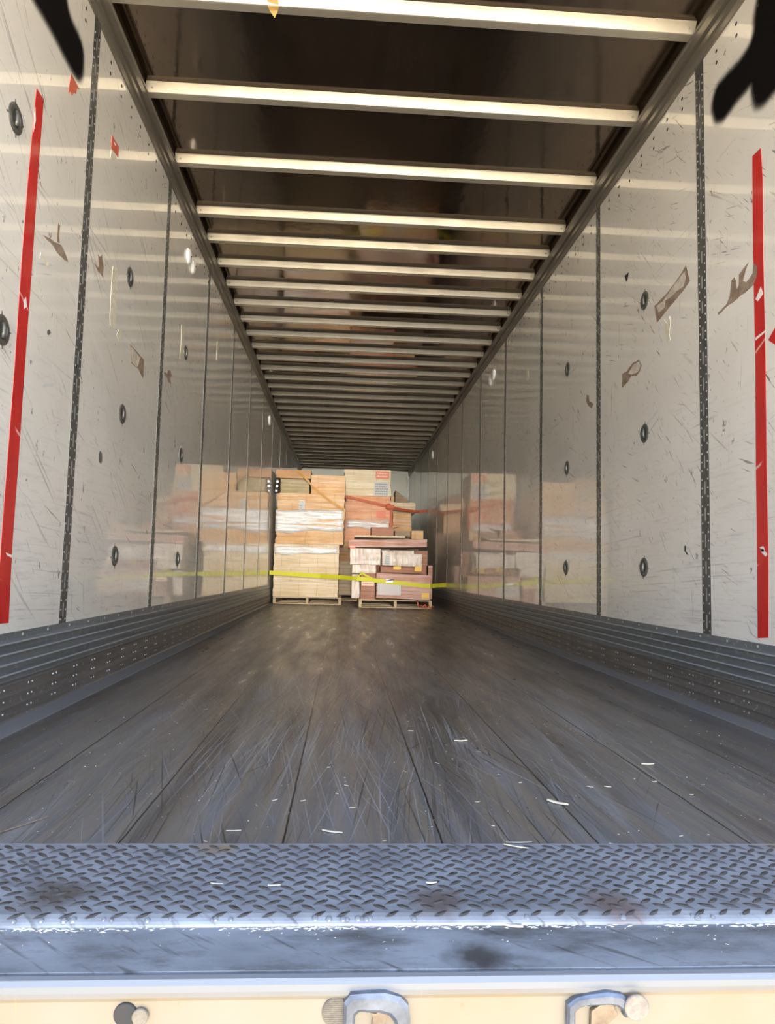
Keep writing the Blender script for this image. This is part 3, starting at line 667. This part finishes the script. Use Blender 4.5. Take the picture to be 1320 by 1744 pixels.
l1 = wrapped('wrapped_cartons', 466, 927, 576, 1018, YA+.02, 1.1, M_PALE, 'pale cream wrapped block of cartons at the bottom of the left stack', 'cargo', z0=HP+.002, rough=.010)
zz = l1['_x'][3]
l2 = wrapped('wrapped_cartons', 471, 841, 586, 925, YA-.02, 1.12, M_TAN, 'bulging tan wrapped load with glossy film, on the pale block of the left stack', 'cargo', z0=zz+.002, rough=.022, bulge=.03)
sticker(l2, 509, 852, 519, 868, YA-.052, M_LBLG, rows=4)
zz = l2['_x'][3]
l3 = wrapped('carton', 474, 816, 527, 841, YA+.10, .9, M_OLIVE, 'khaki brown carton on top left of the tan load, under the orange-brown lid', 'box', z0=zz+.002, rough=.006)
l3b = wrapped('flat_carton', 471, 800.5, 529.5, 816, YA+.02, 1.0, M_BROWN, 'orange-brown flat carton at the very top of the left stack', 'box', z0=l3['_x'][3]+.003, rough=.002, bulge=0)
l4 = wrapped('carton', 530, 810, 588, 841, YA-.01, .95, M_TAN, 'light tan carton at the top right of the left stack', 'box', z0=zz+.002, rough=.012)
q = MB()
for i in range(3):
    c = ony(471.5+i*.8, 835-i*8, YA-.06); r = .055-.006*i
    q.rings(c, Vector((1,0,0)), Vector((0,1,0)), Vector((0,0,1)), [(r*.7,-.045),(r,-.03),(r*(1.05),0),(r,.03),(r*.75,.045)], 10)
tag(q.build('black_plastic_bundle', M_BLKPL), 'shiny black plastic bundle at the upper left edge of the left stack', 'bundle')
# glare on the wrapped loads, painted as whitish translucent bands
M_GLARE = newmat('film_glare_white', (.86,.88,.92), .22, coat=1, coatr=.12); _f = G(M_GLARE)
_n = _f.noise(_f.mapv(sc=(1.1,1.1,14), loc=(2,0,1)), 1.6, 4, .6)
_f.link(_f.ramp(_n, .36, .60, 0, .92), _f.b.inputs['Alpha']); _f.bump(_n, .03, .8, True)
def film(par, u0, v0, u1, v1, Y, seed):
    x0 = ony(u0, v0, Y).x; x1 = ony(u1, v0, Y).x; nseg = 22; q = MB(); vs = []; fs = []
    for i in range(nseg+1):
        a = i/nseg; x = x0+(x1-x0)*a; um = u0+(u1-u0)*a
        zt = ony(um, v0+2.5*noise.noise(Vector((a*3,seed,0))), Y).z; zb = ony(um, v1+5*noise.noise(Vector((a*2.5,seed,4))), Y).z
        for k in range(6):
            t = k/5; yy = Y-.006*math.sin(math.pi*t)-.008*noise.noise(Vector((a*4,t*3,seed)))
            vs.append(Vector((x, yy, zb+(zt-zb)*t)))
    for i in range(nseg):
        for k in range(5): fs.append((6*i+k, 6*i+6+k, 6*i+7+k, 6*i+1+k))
    q.add(vs, fs); o = q.build('film_glare', M_GLARE, par, smooth=True); o['label'] = 'white band painted as glare on the film'
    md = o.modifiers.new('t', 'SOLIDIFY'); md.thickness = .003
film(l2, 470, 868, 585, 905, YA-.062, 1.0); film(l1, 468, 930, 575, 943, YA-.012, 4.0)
# narrow cartons in the gap, further back
YG = 12.15
xg0, xg1 = ony(577,990,YG).x, ony(603,990,YG).x
pallet(xg0, xg0+.75, YG, 1.0, .11, 'wooden pallet seen in the gap between the two front stacks')
g1 = wrapped('wrapped_cartons', 577, 956, 606, 1012, YG+.02, .9, M_PALE, 'narrow pale column of cartons low in the gap between the stacks', 'cargo', z0=.112)
g2 = wrapped('wrapped_cartons', 578, 922, 606, 956, YG+.03, .9, M_TAN, 'narrow tan carton above the pale column in the gap between the stacks', 'cargo', z0=g1['_x'][3]+.002)
# tall middle load behind
YM = 12.30
m1 = wrapped('wrapped_cartons', 588, 845, 664, 921, YM, 1.1, M_ORNG, 'orange-pink wrapped load in the middle, behind the right stack', 'cargo', z0=g2['_x'][3]+.003, rough=.018, bulge=.02)
m2 = wrapped('wrapped_cartons', 586, 800, 665.5, 845, YM-.01, 1.1, M_GREYT, 'beige wrapped load at the top middle, carrying the orange-red label', 'cargo', z0=m1['_x'][3]+.002, rough=.016)
sticker(m2, 640, 803, 663, 815, YM-.035, M_LBLR, ink=M_LBLP, rows=2, lab='orange-red label with pale print')
sticker(m2, 637, 822, 662, 844, YM-.035, M_LBLG, rows=5, lab='grey printed sheet')
sticker(m1, 641, 871, 657, 881, YM-.04, M_LBLR, lab='orange label')
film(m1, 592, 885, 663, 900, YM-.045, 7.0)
# cartons at the right behind, against the nose
YB = 12.75
b0 = wrapped('carton', 668, 906, 712, 1010, YB, .8, M_DKB, 'dark brown carton pile low behind the right stack', 'box', z0=.002, rough=.004)
b1 = wrapped('wrapped_cartons', 669, 874, 700, 906, YB-.02, .8, M_TAN, 'small tan wrapped carton behind the small open brown box', 'box', z0=b0['_x'][3]+.002)
b2 = wrapped('wrapped_cartons', 664, 856, 707, 874, YB-.02, .8, M_PALE, 'wide pale carton crossed by the red strap, behind on the right', 'box', z0=b1['_x'][3]+.002)
b3 = wrapped('carton', 666, 845, 671.5, 855.5, YB, .3, M_TAN, 'tiny tan block on the wide pale carton', 'box', z0=b2['_x'][3]+.002, rough=0)
q = MB(); A, B_, D_ = ony(673, 856, YB+.1), ony(697, 855, YB+.1), ony(668, 838, YB+.35)
zz = b2['_x'][3]+.012
q.prism([Vector((A.x,YB+.05,zz)), Vector((B_.x,YB+.05,zz)), Vector((B_.x,YB+.05,zz+.03)), Vector((A.x,YB+.05,D_.z))], (0,.5,0))
tag(q.build('sloping_board', M_DKB), 'dark brown board sloping down to the right on the wide pale carton', 'board')
# right stack
YR_ = 9.97; HR = .115
xr0, xr1 = ony(611,1030,YR_).x, ony(735,1030,YR_).x
pallet(xr0, xr1, YR_, 1.05, HR, 'wooden pallet under the front right stack of pink and white cartons')
rA = wrapped('wrapped_cartons', 641, 978, 733, 1020, YR_, .48, M_PINK, 'large pink-brown wrapped carton at the bottom of the right stack', 'box', z0=HR+.016, rough=.008, tilt=-.06)
sticker(rA, 718, 1010, 731, 1019, YR_-.02, M_LBLY, lab='yellow label'); sticker(rA, 643, 994, 683, 1013, YR_-.02, M_LBLG, rows=6, ink=newmat('faded_print', (.62,.5,.5), .6), lab='faded white printed sheet')
rB = wrapped('carton', 614.5, 977, 639, 1020, YR_-.02, .45, M_RBRN, 'red-brown carton at the bottom left corner of the right stack', 'box', z0=HR+.002, rough=.003, bulge=0)
sticker(rB, 616, 991, 637, 997, YR_-.024, M_LBLP, 'printed_mark', ink=M_LBLR, rows=1)
r6 = wrapped('carton', 599, 978, 612.5, 1019, YR_+.25, .5, M_WHTW, 'small whitish carton sticking out at the lower left of the right stack', 'box', z0=HR+.002, rough=.003)
r7 = wrapped('wrapped_cartons', 600, 962, 640, 977, YR_+.06, .42, M_WHTW, 'whitish wrapped carton behind the knot of the yellow strap', 'box', z0=max(r6['_x'][3], rB['_x'][3])+.004, rough=.006)
core = wrapped('carton', 618, 962, 726, 1018, YR_+.53, .48, M_RBRN, 'red-brown carton hidden inside the right stack behind the pink one', 'box', z0=HR+.002, rough=.002)
zA = rA['_x'][3]
flap = wrapped('carton', 648, 966, 722, 976, YR_+.10, .40, M_RBRN, 'low red-brown carton between the pink carton and the white wrapped one', 'box', z0=zA+.02, rough=.002, bulge=0)
sticker(flap, 670, 964.5, 683, 970, YR_+.095, M_LBLY, lab='yellow label')
rC = wrapped('wrapped_cartons', 651, 942, 718.5, 966, YR_+.02, .5, M_WHTW, 'white wrapped carton with a grey sheet, in the middle of the right stack', 'box', z0=flap['_x'][3]+.014, rough=.010, tilt=-.1)
sticker(rC, 655, 946, 664, 961, YR_-.01, M_LBLG, rows=5, lab='grey printed sheet'); sticker(rC, 706, 965, 718, 973, YR_-.01, M_LBLY, lab='yellow label')
ZTOP = ony(650, 934.5, YR_).z
rD = wrapped('wrapped_cartons', 596, 936, 648, 964, YR_+.04, .46, M_WHTW, 'white wrapped carton at the left edge of the right stack', 'box', z0=r7['_x'][3]+.004, z1=ZTOP, rough=.010)
rJ = wrapped('wrapped_cartons', 650, 934, 705, 960, YR_+.55, .45, M_WHTW, 'white wrapped carton showing as a strip directly under the long pink carton', 'box', z0=core['_x'][3]+.003, z1=ZTOP, rough=.003)
rH = wrapped('carton', 707, 934, 728, 960, YR_+.55, .45, M_RBRN, 'plain brown carton showing at the right edge under the long pink carton', 'box', z0=core['_x'][3]+.003, z1=ZTOP, rough=.002, bulge=0)
rI = wrapped('carton', 729, 963, 736.5, 1008, YR_+.53, .4, M_PINK, 'pink carton end at the right edge of the right stack', 'box', z0=HR+.002, rough=.003)
rE = wrapped('carton', 594, 919, 727, 934, YR_-.01, 1.0, M_PINK, 'long flat pink carton lying across the top of the right stack', 'box', z0=ZTOP+.024, rough=.005, bulge=0, tilt=.3)
sticker(rE, 595.5, 928, 606, 934, YR_-.018, M_LBLR, 'orange_sticker', ink=M_LBLP, rows=1)
zE = rE['_x'][3]+.035
rT = wrapped('board_sheet', 604, 913, 690, 918, YR_+.2, .8, M_PALE, 'pale flat sheet of board lying on the long pink carton', 'board', z0=zE, z1=zE+.03, rough=.002, bulge=0)
zT_ = zE+.033
# small open box: four sides, bottom and a dark inside
fx0, fx1 = ony(632,908,YR_+.3).x, ony(671,908,YR_+.3).x; fz1 = ony(650,898,YR_+.3).z
ob = empty('open_box', ((fx0+fx1)/2, YR_+.5, zT_), 'small open red-brown box on top of the right stack', 'box')
q = MB(); y0_, y1_ = YR_+.3, YR_+.62; t = .006
for a, b in (((fx0,y0_,zT_),(fx1,y0_+t,fz1)), ((fx0,y1_-t,zT_),(fx1,y1_,fz1+.01)), ((fx0,y0_,zT_),(fx0+t,y1_,fz1)), ((fx1-t,y0_,zT_),(fx1,y1_,fz1)), ((fx0,y0_,zT_),(fx1,y1_,zT_+t))): q.box(a, b)
q.build('box_body', M_RBRN, ob)
q = MB(); q.prism([Vector((fx1,y0_,fz1)), Vector((fx1+.09,y0_+.02,fz1+.015)), Vector((fx1+.09,y1_,fz1+.03)), Vector((fx1,y1_,fz1))], (0,0,.004)); q.build('box_flap', M_DKB, ob)
rG = wrapped('carton', 673, 904, 699, 913, YR_+.35, .4, M_DKB, 'flat brown carton just right of the small open box', 'box', z0=zT_, rough=.002, bulge=0)
rG2 = wrapped('carton', 701, 904, 721, 913, YR_+.35, .35, M_TAN, 'small flat tan carton at the top right of the right stack', 'box', z0=zE, rough=.002, bulge=0)
# straps
def strap(name, pts, wpx, mat, label, cat='strap', thick=.004, par=None):
    P = [ony(u, v, y) for u, v, y in pts]; side = [Vector((0,0,wpx*y/FPX/2)) for u, v, y in pts]
    q = MB(); q.ribbon(P, side, (0,thick,0)); o = q.build(name, mat, par)
    if label: tag(o, label, cat)
    return o
YF = YR_-.045
ys = strap('yellow_strap', [(459,975,10.35),(500,978,10.42),(545,981,10.35),(580,983,10.15),(600,985,9.98),(608,985.5,YF),(616,986,YF-.01),(640,988.5,YF),(660,991,YF),(690,994,YF),(720,997.5,YF),(733,998.5,YF+.01),(745,997,10.08),(763,996,10.28)], 7, M_YEL, 'yellow ratchet strap stretched across the front of both stacks')
strap('strap_loop', [(609,983,YF-.01),(613,979,YF-.03),(617,976,YF-.04),(623,980,YF-.03),(631,984,YF-.02),(637,987,YF-.006)], 3.5, M_YEL, None, par=ys)
q = MB(); c = ony(663,989.5,YF-.015); q.box((c.x-.05,c.y-.02,c.z-.022), (c.x+.05,c.y+.006,c.z+.022)); q.tube([c+Vector((-.05,-.02,0)), c+Vector((.02,-.035,.012)), c+Vector((.06,-.02,.02))], .009); q.build('buckle', M_BUCK, ys, bevel=.003)
rs = strap('red_strap', [(588,845.5,YM-.06),(605,849,YM-.06),(630,855,YM-.06),(650,860,YM-.06),(662,863,YM-.05),(668,864,YM+.02),(685,868,12.45),(705,871,12.6),(715,871.5,12.7),(727,870,12.72)], 4.5, M_ORS, 'orange-red strap across the orange-pink load, running to the right wall')
q = MB(); c = ony(661.5,863,YM-.08); q.rings(c+Vector((0,.02,0)), Vector((1,0,0)), Vector((0,0,1)), Vector((0,-1,0)), [(.045,0),(.055,.012),(.055,.032),(.03,.045)], 16); q.box((c.x-.01,c.y-.03,c.z-.03), (c.x+.10,c.y-.01,c.z+.03)); q.build('ratchet', M_ORS, rs)
q = MB(); a = ony(666,866,YM-.02); b = ony(666.5,899,YM-.02); q.ribbon([a, a.lerp(b,.5), b], [Vector((.022,0,0))]*3, (0,.004,0)); q.build('hanging_tail', M_ORS, rs)
strap('amber_strap', [(505,801,YA-.005),(520,814,YA-.04),(533,829,YA-.045),(548,842,YA-.065),(562,853,YA-.085),(574,861,YA-.085),(586,868,YA-.06)], 4, M_AMB, 'thin amber strap running diagonally down over the top of the left stack')
q = MB(); pts = []
for i in range(14):
    p = ony(712+i*2.0, 1031+3.2*math.sin(i*1.9)+i*.3, YR_-.05-.03*math.cos(i*2.3)); p.z = max(p.z, .012); pts.append(p)
pts = [ony(711,1022,YR_-.02)]+pts; q.tube(pts, .010, 6); tag(q.build('orange_rope', M_LBLR, smooth=True), 'tangled orange rope end at the right foot of the right pallet', 'rope')

# ------------------------------------------------------------------ splinters on the floor and sill
def splinter(u, v, z, L, wd, ang, label, group=None, mat=M_SPL):
    wd *= .75; c = onz(u, v, z); q = MB(); dx, dy = math.cos(ang), math.sin(ang); px, py = -dy, dx; h = wd*.35
    sec = [(-1,.35),(-.6,.9),(0,1),(.7,.75),(1,.15)]
    vs = []; fs = []
    for t, w_ in sec:
        x, y = c.x+dx*t*L/2, c.y+dy*t*L/2; jz = z+abs(t)*h*.4
        for a, b in ((-1,0),(1,0),(.6,1),(-.6,1)): vs.append(Vector((x+px*a*wd*w_/2, y+py*a*wd*w_/2, jz+b*h)))
    for i in range(4):
        for j in range(4): fs.append((4*i+j, 4*i+(j+1) % 4, 4*i+4+(j+1) % 4, 4*i+4+j))
    fs += [(0,1,2,3), (16,17,18,19)]; q.add(vs, fs); return tag(q.build('wood_splinter', mat), label, 'splinter', group)
ZS = -.0078
splinter(870,1577,ZS,.036,.009,-.35,'thick pale wood splinter on the sill, the largest just in front of the tread plate')
splinter(826,1574,ZS,.010,.005,-.6,'tiny pale chip left of the thick splinter on the sill')
splinter(508,1570,ZS,.020,.004,-.3,'pale splinter leaning at the front edge of the tread plate, left of centre')
splinter(735,1504,.0058,.018,.006,.1,'short pale splinter lying on the left part of the tread plate, beside a bare patch')
splinter(467,1508,.0058,.020,.004,.05,'thin pale splinter lying on the tread plate left of centre')
splinter(369,1505,.0058,.020,.003,-.15,'thin splinter on the tread plate below the rusty stain')
splinter(884,1435,.001,.050,.005,.02,'long straight pale splinter at the far edge of the tread plate, right of centre')
splinter(879,1442,.0058,.046,.005,-.45,'long pale splinter crossing the straight one at the far edge of the tread plate')
splinter(566,1417,.001,.042,.007,-.35,'large pale splinter on the wooden floor just left of centre')
splinter(398,1415,.001,.028,.004,.1,'thin curved pale splinter on the floor, left')
splinter(785,1262,.001,.040,.010,.1,'small pale chip far inside on the floor right of centre')
splinter(950,1368,.001,.050,.012,-.7,'pale splinter on the seam of the floor boards at the right')
splinter(1103,1302,.001,.035,.010,.0,'pale flat chip on the floor near the right wall')
splinter(40,1405,.001,.11,.0045,1.02,'long tan scratch-like splinter on the floor at the left edge', mat=M_TANSPL)
rnd = random.Random(5)
pos = [(516,1364),(468,1363),(587,1325),(590,1338),(813,1366),(815,1280),(560,1307),(574,1352),(690,1314),(1005,1340),(1035,1340),(1115,1331),(886,1333),(1045,1438),(350,1433),(655,1432),(840,1407),(1178,1354),(1160,1424),(470,1452),(745,1300),(600,1376),(354,1110),(350,1208),(700,1245)]
for u, v in pos:
    splinter(u, v, .001, rnd.uniform(.007,.017), rnd.uniform(.002,.0045), rnd.uniform(-.9,.9), 'tiny pale wood splinter scattered loose on the dark floor', 'tiny splinters scattered on the floor')
q = MB()
def crumb(x, y, z, s, an=None):
    an = rnd.uniform(0, 3.1) if an is None else an; L = s*rnd.uniform(1,3); dx, dy = math.cos(an)*L, math.sin(an)*L; px, py = -math.sin(an)*s*.5, math.cos(an)*s*.5
    q.add([Vector((x-dx,y-dy,z)), Vector((x+px,y+py,z)), Vector((x+dx,y+dy,z)), Vector((x-px,y-py,z)), Vector((x,y,z+s*.6))], [(0,1,4),(1,2,4),(2,3,4),(3,0,4),(3,2,1,0)])
for i in range(1300):
    x = rnd.uniform(-XW+.02, XW-.02)
    if noise.noise(Vector((x*6, 3, 1)))+.35 < rnd.random()*.8: continue
    crumb(x, 1.069+rnd.gauss(0,.0035), ZS, rnd.uniform(.001,.0028), rnd.gauss(0,.35))
for i in range(160):
    crumb(rnd.uniform(-1.2,1.2), 1.07-abs(rnd.gauss(0,.03)), ZS, rnd.uniform(.0005,.0014))
tag(q.build('wood_crumbs', M_SPL2), 'pale wood crumbs and dust gathered along the front edge of the tread plate', 'debris', kind='stuff')
q = MB()
for i in range(900):
    y = 1.38+abs(rnd.gauss(0,1.6)); x = rnd.uniform(-1.1,1.1)
    if y < 7: crumb(x, y, .0002, rnd.uniform(.0005,.0012)*(1+.08*y))
tag(q.build('floor_crumbs', M_SPL2), 'fine pale crumbs strewn over the dark wooden floor', 'debris', kind='stuff')
for o in bpy.data.objects:
    if '_x' in o.keys(): del o['_x']
